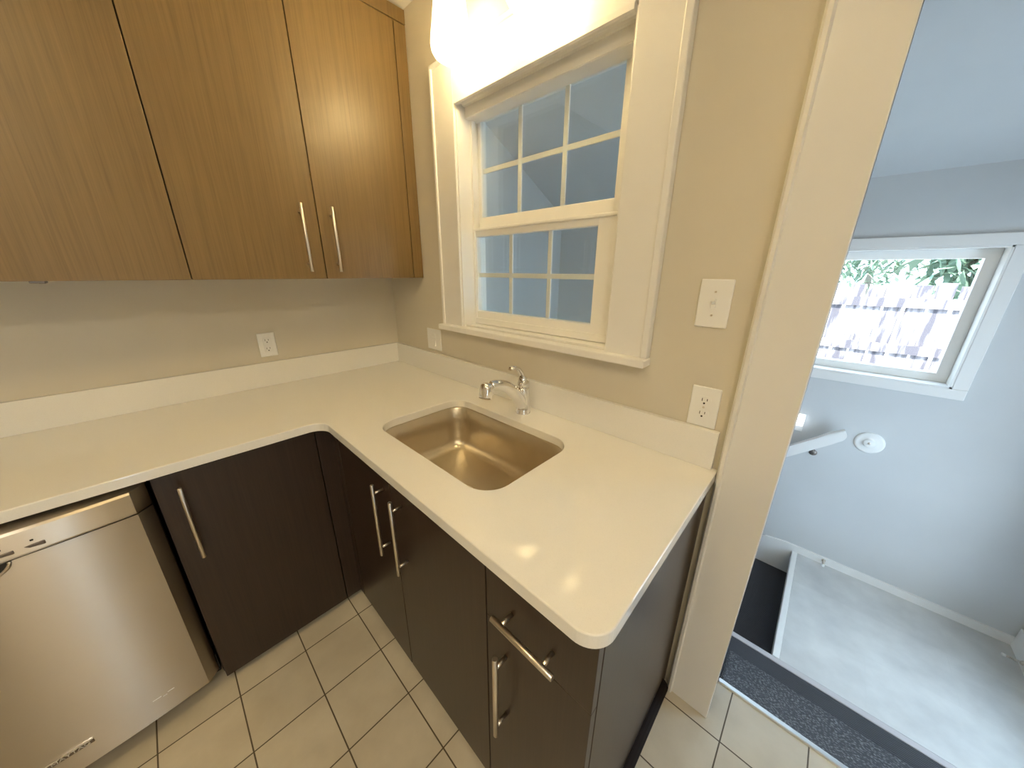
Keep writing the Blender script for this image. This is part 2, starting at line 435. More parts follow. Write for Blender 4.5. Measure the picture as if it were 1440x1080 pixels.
# ---- window_2: daylight window on the landing
bm = new_bm()
T = 0.052
for (x0, x1, z0, z1) in ((SX0 - T, SX1 + T, SZ1, SZ1 + T), (SX0 - T, SX1 + T, SZ0 - T, SZ0), (SX0 - T, SX0, SZ0, SZ1), (SX1, SX1 + T, SZ0, SZ1)):
    box(bm, x0, x1, YB - 0.02, YB, z0, z1, 0.003)
w2 = struct('window_2', bm, M['trim'])
bm = new_bm()
for (x0, x1, z0, z1) in ((SX0, SX1, SZ1 - .008, SZ1), (SX0, SX1, SZ0, SZ0 + .008), (SX0, SX0 + .008, SZ0, SZ1), (SX1 - .008, SX1, SZ0, SZ1)):
    box(bm, x0, x1, YB - 0.018, YB + .15, z0, z1)
obj('window_reveal', bm, M['trim'], w2)
bm = new_bm(); A = 0.052
for (x0, x1, z0, z1) in ((SX0 + A - .003, SX1 - A + .003, SZ1 - A, SZ1 - .008), (SX0 + A - .003, SX1 - A + .003, SZ0 + .008, SZ0 + A), (SX0 + .008, SX0 + A, SZ0 + .008, SZ1 - .008), (SX1 - A, SX1 - .008, SZ0 + .008, SZ1 - .008)):
    box(bm, x0, x1, YB + .075, YB + .125, z0, z1, 0.002)
fr_ = obj('window_frame', bm, M['vinyl_white'], w2)
obj('glass_pane', boxm(SX0 + A - .004, SX1 - A + .004, YB + .098, YB + .102, SZ0 + A - .004, SZ1 - A + .004), M['glass'], fr_)

# ------------------------------------------------------------------ worktop
CZ, CB = 0.915, 0.885
XL, YR, XE = 0.639, -0.670, 1.8045
outer = rounded([(0.0, -1.99, 0), (XL, -1.99, 0), (XL, YR, 0.055), (XE, YR, 0.050), (XE, -0.001, 0), (0.0, -0.001, 0)], 12)
SKX0, SKX1, SKY0, SKY1 = 0.812, 1.417, -0.548, -0.163
hole = rounded([(SKX0, SKY0, .075), (SKX1, SKY0, .075), (SKX1, SKY1, .075), (SKX0, SKY1, .075)], 10)
bm = new_bm()
loops = []
for pl in (outer, hole):
    vs = [bm.verts.new((x, y, CZ)) for x, y in pl]
    loops += [bm.edges.new((vs[i], vs[(i + 1) % len(vs)])) for i in range(len(vs))]
res = bmesh.ops.triangle_fill(bm, use_beauty=True, use_dissolve=False, edges=loops)
bmesh.ops.recalc_face_normals(bm, faces=bm.faces[:])
ext = bmesh.ops.extrude_face_region(bm, geom=bm.faces[:])
bmesh.ops.translate(bm, verts=[g for g in ext['geom'] if isinstance(g, bmesh.types.BMVert)], vec=(0, 0, CB - CZ))
bmesh.ops.recalc_face_normals(bm, faces=bm.faces[:])
rim = [e for e in bm.edges if len(e.link_faces) == 2 and abs(e.verts[0].co.z - CZ) < 1e-5 and abs(e.verts[1].co.z - CZ) < 1e-5
       and e.link_faces[0].normal.angle(e.link_faces[1].normal) > 1.0]
bmesh.ops.bevel(bm, geom=rim, offset=0.003, segments=3, profile=0.5, affect='EDGES')
tag(obj('countertop', bm, M['quartz']), 'glossy white stone worktop, L-shaped, with the steel sink let into it', 'countertop')
tag(obj('backsplash', boxm(0.0205, 1.790, -0.020, -0.001, CZ, 1.031, 0.002), M['quartz']), 'low white stone upstand on the worktop under the window', 'backsplash')
tag(obj('backsplash', boxm(0.001, 0.020, -1.99, -0.001, CZ, 1.031, 0.002), M['quartz']), 'low white stone upstand on the worktop under the brown wall cabinets', 'backsplash')

# ------------------------------------------------------------------ sink
sk = thing('kitchen_sink', 'stainless steel undermount sink basin set into the white worktop', 'sink', (1.115, -0.355, 0.70))
bm = new_bm()
def rloop(inset, z, r):
    return [bm.verts.new((x, y, z)) for x, y in rounded([(SKX0 + inset, SKY0 + inset, r), (SKX1 - inset, SKY0 + inset, r), (SKX1 - inset, SKY1 - inset, r), (SKX0 + inset, SKY1 - inset, r)], 10)]
prof = [(-0.03, CB - .001, .10), (-0.004, CB - .001, .078), (0.000, CB - .006, .075), (0.006, 0.80, .072), (0.010, 0.745, .068)]
for k in range(1, 9):
    t = PI / 2 * k / 8
    prof.append((0.010 + 0.040 * (1 - math.cos(t)), 0.745 - 0.045 * math.sin(t), .068 - 0.030 * (1 - math.cos(t))))
prof.append((0.12, 0.6985, 0.03)); prof.append((0.16, 0.6975, 0.02))
rings = [rloop(*p) for p in prof]
for r0, r1 in zip(rings, rings[1:]):
    n = len(r0)
    for k in range(n):
        f = bm.faces.new((r0[k], r0[(k + 1) % n], r1[(k + 1) % n], r1[k])); f.smooth = True
bm.faces.new(rings[-1])
obj('basin', bm, M['steel_sink'], sk)
bm = new_bm(); lathe(bm, (1.115, -0.40, 0.698), [(0.0, .0015), (0.018, .002), (0.030, .0035), (0.042, .004), (0.045, .0015), (0.045, 0)], 32)
dr = obj('drain', bm, M['chrome'], sk)
bm = new_bm(); lathe(bm, (1.115, -0.40, 0.698), [(0.0, .010), (0.008, .010), (0.010, .004), (0.022, .0045), (0.024, .003)], 24); obj('drain_stopper', bm, M['chrome'], dr)

# ------------------------------------------------------------------ faucet
fx, fy = 1.122, -0.080
fa = thing('faucet', 'chrome single-lever faucet with a pull-out spout, standing behind the sink', 'faucet', (fx, fy, CZ))
bm = new_bm()
lathe(bm, (fx, fy, CZ), [(0.031, 0.0), (0.031, 0.003), (0.0285, 0.007), (0.0275, 0.03), (0.0265, 0.07), (0.0250, 0.100), (0.0235, 0.108), (0.0, 0.110)], 32)
obj('body', bm, M['chrome'], fa)
bm = new_bm()
pts = [(fx, fy - .002, CZ + .030), (fx, fy - .020, CZ + .056), (fx, fy - .046, CZ + .088), (fx, fy - .078, CZ + .119), (fx, fy - .112, CZ + .139), (fx, fy - .146, CZ + .150), (fx, fy - .176, CZ + .153)]
sp = []
for i in range(len(pts) - 1):
    p0, p1, p2, p3 = (Vector(pts[max(0, min(len(pts) - 1, i + d))]) for d in (-1, 0, 1, 2))
    for k in range(5):
        t = k / 5
        sp.append(0.5 * ((2 * p1) + (p2 - p0) * t + (2 * p0 - 5 * p1 + 4 * p2 - p3) * t * t + (3 * p1 - p0 - 3 * p2 + p3) * t ** 3))
sp.append(Vector(pts[-1]))
tube(bm, sp, [0.0265 - 0.0085 * i / (len(sp) - 1) for i in range(len(sp))], 20)
spout = obj('spout', bm, M['chrome'], fa)
bm = new_bm()
hx, hy, hz = fx, fy - .196, CZ + .145
a = Vector((0, -0.25, -1)).normalized()
tube(bm, [Vector((hx, hy + .006, hz + .016)) + a * s for s in (-.006, 0.0, .006, .02, .042, .048, .05)], [.014, .0225, .0255, .026, .0245, .024, .0195], 24)
obj('spray_head', bm, M['chrome'], spout)
bm = new_bm()
tube(bm, [(fx, fy - .001, CZ + .108), (fx, fy - .001, CZ + .114)], 0.0225, 24)
tube(bm, [(fx, fy - .001, CZ + .113), (fx, fy - .001, CZ + .126), (fx, fy - .004, CZ + .140), (fx, fy - .010, CZ + .152)], [0.0240, 0.0235, 0.0190, 0.011], 24)
tube(bm, [(fx, fy - .006, CZ + .145), (fx, fy - .018, CZ + .172), (fx, fy - .034, CZ + .190), (fx, fy - .054, CZ + .198), (fx, fy - .070, CZ + .197), (fx, fy - .078, CZ + .194)], [.013, .0115, .0105, .0105, .011, .007], 16, flat=(1.25, .7))
obj('lever_handle', bm, M['chrome'], fa)

# ------------------------------------------------------------------ bar handles
def bar_handle(parent, p0, p1, normal, stand=0.030, r=0.006, inset=0.032):
    """p0, p1: ends of the bar's axis; normal points from the door to the bar."""
    p0, p1, n = Vector(p0), Vector(p1), Vector(normal)
    d = (p1 - p0).normalized(); bm = new_bm()
    tube(bm, [p0, p0 + d * .001, p1 - d * .001, p1], [r * .85, r, r, r * .85], 20)
    h = obj('handle', bm, M['nickel'], parent)
    for q in (p0 + d * inset, p1 - d * inset):
        bm = new_bm(); tube(bm, [q - n * stand, q], r * 0.75, 14); obj('post', bm, M['nickel'], h)
    return h

# ------------------------------------------------------------------ wall cabinets
UZ0, UZ1, UX = 1.420, 2.495, 0.3465
g = 0.0018
def slab(y0, y1, z0, z1, x0=UX - .020, x1=UX):
    return boxm(x0, x1, y0 + g, y1 - g, z0, z1, 0.0012)
c = thing('wall_cabinet', 'brown wood double-door wall cabinet beside the window, both bar handles in view', 'wall cabinet', (0.0, -0.47, UZ0))
obj('carcass', boxm(0.0, UX - .022, -0.899, -0.004, UZ0 + .001, UZ1), M['wood_upper'], c)
obj('gap_liner', boxm(UX - .0219, UX - .0205, -0.899, -0.004, UZ0 + .004, UZ1), M['wood_shadow'], c)  # black sheet behind the doors, puts shade into the gaps
d1 = obj('door', slab(-0.902, -0.474, UZ0, 2.443), M['wood_upper'], c)
bar_handle(d1, (0.3795, -0.538, 1.4475), (0.3795, -0.538, 1.697), (1, 0, 0))
d2 = obj('door', slab(-0.474, -0.058, UZ0, 2.443), M['wood_upper'], c)
bar_handle(d2, (0.3795, -0.4245, 1.4475), (0.3795, -0.4245, 1.697), (1, 0, 0))
bm = slab(-0.058, -0.001, UZ0, 2.443); box(bm, UX - .020, UX, -0.902 + g, -0.001, 2.446, UZ1, .001)
obj('filler_panel', bm, M['wood_upper'], c)
c = thing('wall_cabinet', 'brown wood wall cabinet over the dishwasher, no handle in view', 'wall cabinet', (0.0, -1.40, UZ0))
obj('carcass', boxm(0.0, UX - .022, -1.899, -0.903, UZ0 + .001, UZ1), M['wood_upper'], c)
obj('gap_liner', boxm(UX - .0219, UX - .0205, -1.899, -0.903, UZ0 + .004, UZ1), M['wood_shadow'], c)
d1 = obj('door', slab(-1.400, -0.902, UZ0, 2.443), M['wood_upper'], c)
bar_handle(d1, (0.3795, -1.348, 1.4475), (0.3795, -1.348, 1.697), (1, 0, 0))
d2 = obj('door', slab(-1.898, -1.400, UZ0, 2.443), M['wood_upper'], c)
bar_handle(d2, (0.3795, -1.452, 1.4475), (0.3795, -1.452, 1.697), (1, 0, 0))
obj('filler_panel', boxm(UX - .020, UX, -1.898, -0.902 - g, 2.446, UZ1, .001), M['wood_upper'], c)
bm = new_bm(); box(bm, 0.29, 0.335, -1.232, -1.205, UZ0 - .006, UZ0 + .001, .001); tube(bm, [(0.32, -1.212, UZ0 - .007), (0.32, -1.212, UZ0)], .006, 12)
obj('under_cabinet_clip', bm, M['badge_dark'], c)

# ------------------------------------------------------------------ base cabinets
BXF, BYF, BZ0, BZ1 = 0.618, -0.640, 0.028, 0.874
# corner unit, facing the dishwasher run
c = thing('base_cabinet', 'dark brown corner base cabinet next to the dishwasher, single door', 'base cabinet', (0.0, -0.90, 0.0))
obj('carcass', boxm(0.01, BXF - .022, -1.138, -0.642, 0.10, CB - .003), M['wood_lower'], c)
obj('gap_liner', boxm(BXF - .0219, BXF - .0205, -1.138, -0.642, BZ0 + .01, BZ1), M['wood_shadow'], c)
d1 = obj('door', boxm(BXF - .02, BXF, -1.135, -0.701 - g, BZ0, BZ1, .0012), M['wood_lower'], c)
bar_handle(d1, (0.653, -1.083, 0.578), (0.653, -1.083, 0.838), (1, 0, 0), stand=.034)
obj('filler_panel', boxm(BXF - .02, BXF, -0.701 + g, BYF + .019, BZ0, BZ1, .0012), M['wood_lower'], c)
obj('toe_kick', boxm(BXF - .075, BXF - .060, -1.138, -0.59, 0.0, 0.10), M['wood_shadow'], c)
# sink unit
c = thing('base_cabinet', 'dark brown double-door base cabinet under the sink, two vertical handles', 'base cabinet', (1.07, 0.0, 0.0))
bm = new_bm()
box(bm, 0.642, 0.660, BYF + .022, -.01, 0.10, CB - .003); box(bm, 1.495, 1.509, BYF + .022, -.01, 0.10, CB - .003)
box(bm, 0.66, 1.495, BYF + .022, -.01, 0.10, 0.118); box(bm, 0.66, 1.495, -.018, -.01, 0.118, CB - .003)
obj('carcass', bm, M['wood_lower'], c)
obj('gap_liner', boxm(0.642, 1.509, BYF + .0205, BYF + .0219, BZ0 + .01, BZ1), M['wood_shadow'], c)
obj('filler_panel', boxm(BXF + .0005, 0.660 - g, BYF, BYF + .02, BZ0, BZ1, .0012), M['wood_lower'], c)
d1 = obj('door', boxm(0.660 + g, 1.073 - g, BYF, BYF + .02, BZ0, BZ1, .0012), M['wood_lower'], c)
bar_handle(d1, (1.029, BYF - .035, 0.551), (1.029, BYF - .035, 0.826), (0, -1, 0), stand=.034)
d2 = obj('door', boxm(1.073 + g, 1.511 - g, BYF, BYF + .02, BZ0, BZ1, .0012), M['wood_lower'], c)
bar_handle(d2, (1.141, BYF - .035, 0.549), (1.141, BYF - .035, 0.822), (0, -1, 0), stand=.034)
obj('toe_kick', boxm(0.56, 1.511, BYF + .060, BYF + .075, 0.0, 0.10), M['wood_shadow'], c)
# drawer unit at the end
c = thing('base_cabinet', 'narrow dark brown end cabinet with one drawer over one door', 'base cabinet', (1.65, 0.0, 0.0))
obj('carcass', boxm(1.513, 1.768, BYF + .022, -.01, 0.10, CB - .003), M['wood_lower'], c)
obj('gap_liner', boxm(1.513, 1.768, BYF + .0205, BYF + .0219, BZ0 + .01, BZ1), M['wood_shadow'], c)
d1 = obj('drawer', boxm(1.511 + g, 1.7895, BYF, BYF + .02, 0.6942, BZ1, .0012), M['wood_lower'], c)
bar_handle(d1, (1.566, BYF - .035, 0.763), (1.726, BYF - .035, 0.763), (0, -1, 0), stand=.034, inset=.026, r=.0065)
d2 = obj('door', boxm(1.511 + g, 1.7895, BYF, BYF + .02, BZ0, 0.6934, .0012), M['wood_lower'], c)
bar_handle(d2, (1.575, BYF - .035, 0.376), (1.575, BYF - .035, 0.647), (0, -1, 0), stand=.034, r=.0065)
o = obj('end_panel', boxm(1.770, 1.790, BYF + .0225, -0.003, 0.0, CB - .002, .001), M['wood_lower'], c)
bm = new_bm(); prism(bm, [(1.790, 0.0), (1.812, 0.0), (1.812, 0.018), (1.806, 0.034), (1.797, 0.042), (1.790, 0.044)], 'y', BYF + .0225, -0.038)
obj('shoe_moulding', bm, mat('matte_dark_shoe', (0.012, 0.008, 0.007), 0.8, spec=0.15), c)
obj('toe_kick', boxm(1.511, 1.770, BYF + .060, BYF + .075, 0.0, 0.10), M['wood_shadow'], c)

# ------------------------------------------------------------------ dishwasher
DY0, DY1 = -1.752, -1.148
dw = thing('dishwasher', 'stainless steel dishwasher built in under the white worktop', 'dishwasher', (0.0, -1.45, 0.0))
obj('tub', boxm(0.03, 0.57, DY0 + .01, DY1 - .01, 0.09, 0.872), M['dark_slot'], dw)
def dw_profile(edge, flat, mid, ch=0.030, n=24):
    """plan section of the bowed front: returns [(x, y)] from DY1 to DY0"""
    pts = [(edge, DY1)]
    ya, yb = DY1 - ch, DY0 + ch
    for k in range(n + 1):
        t = k / n; y = ya + (yb - ya) * t
        pts.append((flat + (mid - flat) * (1 - (2 * t - 1) ** 2), y))
    pts += [(edge, DY0)]
    return pts
pl = dw_profile(0.606, 0.636, 0.654)
dp = new_bm(); prism(dp, pl + [(0.575, DY0), (0.575, DY1)], 'z', 0.072, 0.792)
dpo = obj('door_panel', dp, M['steel_front'], dw, smooth_angle=14)
# control panel: convex section, rolled top lip
bm = new_bm()
sec = [(-0.010, 0.796), (0.004, 0.797), (0.006, 0.802), (0.004, 0.83), (0.002, 0.858), (-0.002, 0.864), (-0.010, 0.8665), (-0.050, 0.867)]
rings = []
for dx, z in sec:
    rings.append([bm.verts.new((x + dx, y, z)) for x, y in dw_profile(0.603, 0.636, 0.656, .03)])
rings.append([bm.verts.new((0.56, y, 0.867)) for x, y in dw_profile(0.603, 0.636, 0.656, .03)])
rings.insert(0, [bm.verts.new((0.56, y, 0.796)) for x, y in dw_profile(0.603, 0.636, 0.656, .03)])
for r0, r1 in zip(rings, rings[1:]):
    for k in range(len(r0) - 1):
        bm.faces.new((r0[k], r0[k + 1], r1[k + 1], r1[k]))
for s in (0, -1): bm.faces.new([r[s] for r in rings])
cp = obj('control_panel', bm, M['steel_front'], dw, smooth_angle=25)
def front_x(y, base=(0.636, 0.654)):
    ya, yb = DY1 - .03, DY0 + .03; t = (y - ya) / (yb - ya)
    return base[0] + (base[1] - base[0]) * (1 - (2 * t - 1) ** 2)
for k in range(5):
    y = -1.345 - 0.045 * k; x = front_x(y, (.6405, .6605))
    bt = obj('button', boxm(x - .004, x + .0012, y - .017, y + .017, 0.8085, 0.8205, .003), M['badge_dark'], cp)
    obj('indicator_light', boxm(x - .004, x + .0008, y - .003, y + .002, 0.8275, 0.8315), M['dark_slot'], bt)
# pocket grip under the control panel: arched recess with a bright rim
bm = new_bm(); arc = []
for k in range(25):
    t = PI * k / 24; y = -1.45 - 0.062 * -math.cos(t); z = 0.7925 - 0.036 * math.sin(t)
    arc.append((front_x(y) + .001, y, z))
tube(bm, arc, 0.0035, 10)
hp = obj('pocket_handle', bm, M['nickel'], dw)
bm = new_bm(); bm.faces.new([bm.verts.new((x + .0008, y, z)) for x, y, z in arc]); obj('pocket_recess', bm, M['dark_slot'], hp)
# badge with lettering
by = -1.4615; bx = front_x(by)
bm = boxm(bx - .003, bx + .0015, by - .042, by + .042, 0.143, 0.157, .0007)
bd = obj('badge', bm, M['badge_dark'], dw)
obj('badge_rim', boxm(bx - .002, bx + .0040, by - .043, by + .043, 0.157, 0.1612, .0008), M['chrome'], bd)
def lettering(name, text, size, loc, rot, material, parent, depth=0.0008, squash=1.0):
    cu = bpy.data.curves.new(name, 'FONT'); cu.body = text; cu.size = size; cu.extrude = depth
    cu.align_x = 'CENTER'; cu.align_y = 'CENTER'
    tmp = bpy.data.objects.new(name + '_tmp', cu); COL.objects.link(tmp)
    dg = bpy.context.evaluated_depsgraph_get(); dg.update()
    me = bpy.data.meshes.new_from_object(tmp.evaluated_get(dg)); bpy.data.objects.remove(tmp)
    mtx = Matrix.Translation(loc) @ rot @ Matrix.Diagonal((squash, 1, 1, 1))
    off = Vector((0, 0, 0)); q = parent
    while q is not None: off += q.location; q = q.parent
    me.transform(Matrix.Translation(-off) @ mtx)
    me.materials.clear(); me.materials.append(material)
    o = bpy.data.objects.new(name, me); COL.objects.link(o); o.parent = parent
    return o
ROTX = Matrix.Rotation(PI / 2, 4, 'Z') @ Matrix.Rotation(PI / 2, 4, 'X')      # reads from +x
lettering('badge_lettering', 'MAYTAG', 0.0145, (bx + .0017, by, 0.150), ROTX, M['bright_metal'], bd, squash=1.22)
# faint embossed script low on the door: two short raised strokes, unreadable in the photo
bm = new_bm()
for y0, y1, z0, z1 in ((-1.300, -1.280, 0.1475, 0.1495), (-1.278, -1.268, 0.1420, 0.1440), (-1.266, -1.250, 0.1475, 0.1500)):
    x = front_x((y0 + y1) / 2); box(bm, x - .002, x + .0012, y0, y1, z0, z1, .0006)
obj('embossed_mark', bm, M['bright_metal'], dw)
obj('toe_panel', boxm(0.50, 0.545, DY0, DY1, 0.0, 0.085), M['dark_slot'], dw)
# end support beyond the dishwasher carries the worktop
o = tag(obj('end_panel', boxm(0.01, BXF, -1.985, -1.757, 0.0, CB - .001), M['wood_lower']), 'dark brown base panel on the far side of the dishwasher', 'cabinet panel')

# ------------------------------------------------------------------ outlets and switches
def slots(P, rc, z, cx):
    obj('slot', P(boxm(cx - .0073, cx - .0055, -.0089, -.008, z - .001, z + .0075)), M['dark_slot'], rc)
    obj('slot', P(boxm(cx + .0055, cx + .0073, -.0089, -.008, z + .0005, z + .0075)), M['dark_slot'], rc)
    bm = new_bm(); tube(bm, [(cx, -.0089, z - .007), (cx, -.008, z - .007)], .0027, 12); obj('ground_hole', P(bm), M['dark_slot'], rc)

def plate(name, label, cat, cx, cz, w, h, face, kind):
    """face: 'back' = on the window wall (faces -y), 'left' = on the cabinet wall (faces +x)."""
    def tf(bm):
        if face == 'left':
            bmesh.ops.transform(bm, matrix=Matrix(((0, -1, 0, 0), (1, 0, 0, 0), (0, 0, 1, 0), (0, 0, 0, 1))), verts=bm.verts[:])
        return bm
    loc = (cx, 0, cz) if face == 'back' else (0, cx, cz)
    t = thing(name, label, cat, loc)
    def P(bm): return tf(bm)
    bm = new_bm(); box(bm, cx - w / 2, cx + w / 2, -0.0065, 0.0, cz - h / 2, cz + h / 2, 0.003)
    obj('cover_plate', P(bm), M['white_plastic'], t)
    if kind == 'duplex':
        for s in (1, -1):
            z = cz + s * 0.0195
            bm = new_bm(); poly = rounded([(cx - .0165, z - .0135, .010), (cx + .0165, z - .0135, .010), (cx + .0165, z + .0135, .010), (cx - .0165, z + .0135, .010)], 5)
            prism(bm, poly, 'y', -0.0085, -0.004)
            rc = obj('receptacle', P(bm), M['white_plastic'], t)
            slots(P, rc, z, cx)
        bm = new_bm(); tube(bm, [(cx, -.0078, cz), (cx, -.006, cz)], .003, 12); obj('screw', P(bm), M['nickel'], t)
    if kind == 'square':
        bm = boxm(cx - .0165, cx + .0165, -.0085, -.004, cz - .0335, cz + .0335, .0015); rc = obj('receptacle', P(bm), M['white_plastic'], t)
        for s in (1, -1):
            slots(P, rc, cz + s * .020, cx)
            obj('test_button', P(boxm(cx - .009, cx + .009, -.0094, -.008, cz + s * .0034 - .0021, cz + s * .0034 + .0021, .0006)), M['white_plastic'], rc)
    if kind == 'rocker':
        bm = new_bm(); prism(bm, [(-.004, cz - .033), (-.0105, cz - .033), (-.0065, cz), (-.0085, cz + .033), (-.004, cz + .033)], 'x', cx - .0165, cx + .0165)
        rk = obj('rocker', P(bm), M['white_plastic'], t)
        bm = boxm(cx - .012, cx + .012, -.0092, -.006, cz + .012, cz + .0135); obj('rocker_line', P(bm), M['trim'], rk)
    if kind == 'toggle':
        bm = boxm(cx - .0052, cx + .0052, -.0085, -.004, cz - .012, cz + .012, .0008); tg = obj('toggle_collar', P(bm), M['white_plastic'], t)
        bm = new_bm(); prism(bm, [(-.005, cz - .004), (-.005, cz + .008), (-.019, cz + .0125), (-.020, cz + .0065)], 'x', cx - .004, cx + .004); obj('toggle', P(bm), M['white_plastic'], tg)
        for s in (1, -1):
            bm = new_bm(); tube(bm, [(cx, -.0078, cz + s * .030), (cx, -.006, cz + s * .030)], .0028, 12); obj('screw', P(bm), M['nickel'], t)
plate('light_switch', 'white single toggle light switch on the wall between window and doorway', 'light switch', 1.7125, 1.376, 0.077, 0.123, 'back', 'toggle')
plate('wall_outlet', 'white duplex outlet under the light switch, resting on the worktop upstand', 'outlet', 1.737, 1.0915, 0.074, 0.119, 'back', 'duplex')
plate('wall_switch', 'white rocker switch plate in the corner just under the window sill', 'light switch', 0.408, 1.103, 0.124, 0.113, 'back', 'rocker')
plate('wall_outlet', 'white outlet on the wall beneath the brown wall cabinets', 'outlet', -0.675, 1.113, 0.071, 0.113, 'left', 'square')

# ------------------------------------------------------------------ pendant lamps over the window
def pendant(cx, cy, zb, label):
    t = thing('pendant_lamp', label, 'lamp', (cx, cy, zb), 'frosted glass lamps above the window')
    bm = new_bm()
    prof = [(0.0, 0.0), (0.020, 0.0015), (0.042, 0.007), (0.060, 0.018), (0.0685, 0.032), (0.071, 0.047), (0.069, 0.065), (0.063, 0.100), (0.056, 0.145), (0.050, 0.190), (0.045, 0.225), (0.036, 0.240), (0.022, 0.244)]
    s = 0.97
    lathe(bm, (cx, cy, zb), [(r * s, h) for r, h in prof], 40)
    sh = obj('lamp_shade', bm, M['lamp_glass'], t)
    bm = new_bm(); lathe(bm, (cx, cy, zb), [(0.0, .008), (.014, .011), (.025, .020), (.030, .036), (.029, .050), (.022, .072), (.015, .095), (.012, .150)], 24, cap1=True)
    obj('bulb', bm, M['bulb'], sh)
    bm = new_bm(); lathe(bm, (cx, cy, zb), [(0.0, .243), (.024, .243), (.026, .248), (.026, .272), (.018, .284), (.006, .288)], 28)
    k = obj('lamp_holder', bm, M['nickel'], t)
    bm = new_bm(); tube(bm, [(cx, cy, zb + .285), (cx, cy, H - .012)], .005, 12); obj('stem', bm, M['nickel'], t)
    bm = new_bm(); lathe(bm, (cx, cy, H), [(0.0, -.030), (.030, -.028), (.050, -.016), (.055, -.004), (.055, 0.0)], 32); obj('ceiling_canopy', bm, M['nickel'], t)
pendant(0.806, -0.120, 2.128, 'glowing frosted glass cone lamp nearest the wall cabinet, above the window')
pendant(1.156, -0.120, 2.128, 'glowing frosted glass lamp over the middle of the window, only its lower tip in view')

# added ceiling lamps out of view, placed to brighten the kitchen
def fill_ceiling_light(x, y, material, label):
    t = thing('ceiling_light', label, 'ceiling light', (x, y, H), 'ceiling lights of the kitchen')
    bm = new_bm(); lathe(bm, (x, y, H), [(0.0, -.07), (.08, -.066), (.14, -.052), (.17, -.030), (.175, -.018)], 40); obj('diffuser', bm, material, t)
    bm = new_bm(); lathe(bm, (x, y, H), [(.176, -.02), (.19, -.018), (.19, 0.0)], 40); obj('rim', bm, M['nickel'], t)
fill_ceiling_light(1.50, -1.45, M['ceiling_lamp'], 'round warm ceiling light over the floor between the worktops')
fill_ceiling_light(2.85, -1.90, M['ceiling_lamp_neutral'], 'round neutral white ceiling light towards the open end of the kitchen')

# ------------------------------------------------------------------ things in the stair hall
t = thing('wall_lamp', 'opal glass wall lamp on the stairwell side of the window wall', 'lamp', (0.36, WT, 1.95))  # lamp added out of view to brighten the dark end of the stairwell
bm = new_bm(); lathe(bm, (0.36, WT, 1.95), [(.06, 0.0), (.06, .012), (.05, .020), (0.0, .022)], 32, axis='y'); obj('back_plate', bm, M['nickel'], t)
bm = new_bm(); lathe(bm, (0.36, WT + .10, 1.95), [(0.0, -.085), (.045, -.075), (.078, -.04), (.088, 0.0), (.078, .04), (.045, .075), (0.0, .085)], 36); obj('globe', bm, M['hall_lamp'], t)
t = thing('handrail', 'white wooden handrail running down the stairwell wall', 'handrail', (1.95, YB - .06, 0.30))
bm = new_bm()
x1, z1 = 2.135, 0.535; sl = 0.88
def rail_pt(x): return z1 - (x1 - x) * sl
prism(bm, [(0.3, rail_pt(0.3) - .052), (x1 - .02, rail_pt(x1) - .050), (x1 + .022, rail_pt(x1) - .010), (x1 + .030, rail_pt(x1) + .018), (x1 + .012, rail_pt(x1) + .052), (x1 - .045, rail_pt(x1 - .045) + .052), (x1 - .09, rail_pt(x1 - .09) + .045), (0.3, rail_pt(0.3) + .045)], 'y', YB - .085, YB - .045)
bmesh.ops.bevel(bm, geom=bm.edges[:], offset=.004, segments=2, affect='EDGES')
obj('rail', bm, M['trim'], t)
for x in (2.045, 1.0):
    bm = new_bm(); z = rail_pt(x) - .050
    tube(bm, [(x, YB - .065, z + .012), (x, YB - .065, z - .015), (x + .004, YB - .04, z - .035), (x + .004, YB - .004, z - .037)], .006, 12)
    lathe(bm, (x + .004, YB, z - .037), [(0.0, -.006), (.018, -.005), (.02, 0.0)], 20, axis='y')
    obj('bracket', bm, M['badge_dark'], t)
t = thing('wall_bumper', 'round white door bumper disc on the stair hall wall', 'door bumper', (2.265, YB, 0.520))
bm = new_bm(); lathe(bm, (2.265, YB, 0.520), [(0.0, -.016), (.022, -.016), (.026, -.013), (.030, -.008), (.050, -.010), (.060, -.008), (.064, -.003), (.064, 0.0)], 40, axis='y'); obj('disc', bm, M['white_plastic'], t)
bm = new_bm(); lathe(bm, (2.265, YB, 0.520), [(0.0, -.020), (.006, -.020), (.008, -.015)], 20, axis='y'); obj('centre_screw', bm, M['nickel'], t)
t = thing('night_light', 'small square white night light glowing on the hall wall above the handrail', 'night light', (1.925, YB, 0.565))  # bright white square, built as a plate with an emissive panel
obj('cover_plate', boxm(1.885, 1.966, YB - .006, YB, 0.490, 0.608, .002), M['white_plastic'], t)
obj('glowing_panel', boxm(1.890, 1.961, YB - .020, YB - .006, 0.530, 0.603, .003), emitter('night_light_glow', (1.0, 1.0, 1.0), 2.2), t)
def door_stop(x, y, z, d, label):
    t = thing('door_stop', label, 'door stop', (x, y, z)); d = Vector(d)
    bm = new_bm(); P = Vector((x, y, z))
    tube(bm, [P, P + d * .006], [.011, .009], 16); obj('base', bm, M['nickel'], t)
    bm = new_bm(); pts = []
    u, w, _ = basis(d)
    for k in range(90):
        a = k / 10 * 2 * PI; pts.append(P + d * (.006 + .045 * k / 89) + .005 * (math.cos(a) * u + math.sin(a) * w))
    tube(bm, pts, .0014, 6); obj('spring', bm, M['nickel'], t)
    bm = new_bm(); tube(bm, [P + d * .050, P + d * .062], .0072, 16); obj('tip', bm, M['white_plastic'], t)
door_stop(2.263, YB - .014, ZL + .030, (0, -1, 0), 'spring door stop on the landing baseboard under the round bumper')
door_stop(HX - .02, YB - .16, ZL + .030, (-1, 0, 0), 'spring door stop beside the landing corner at the door trim')

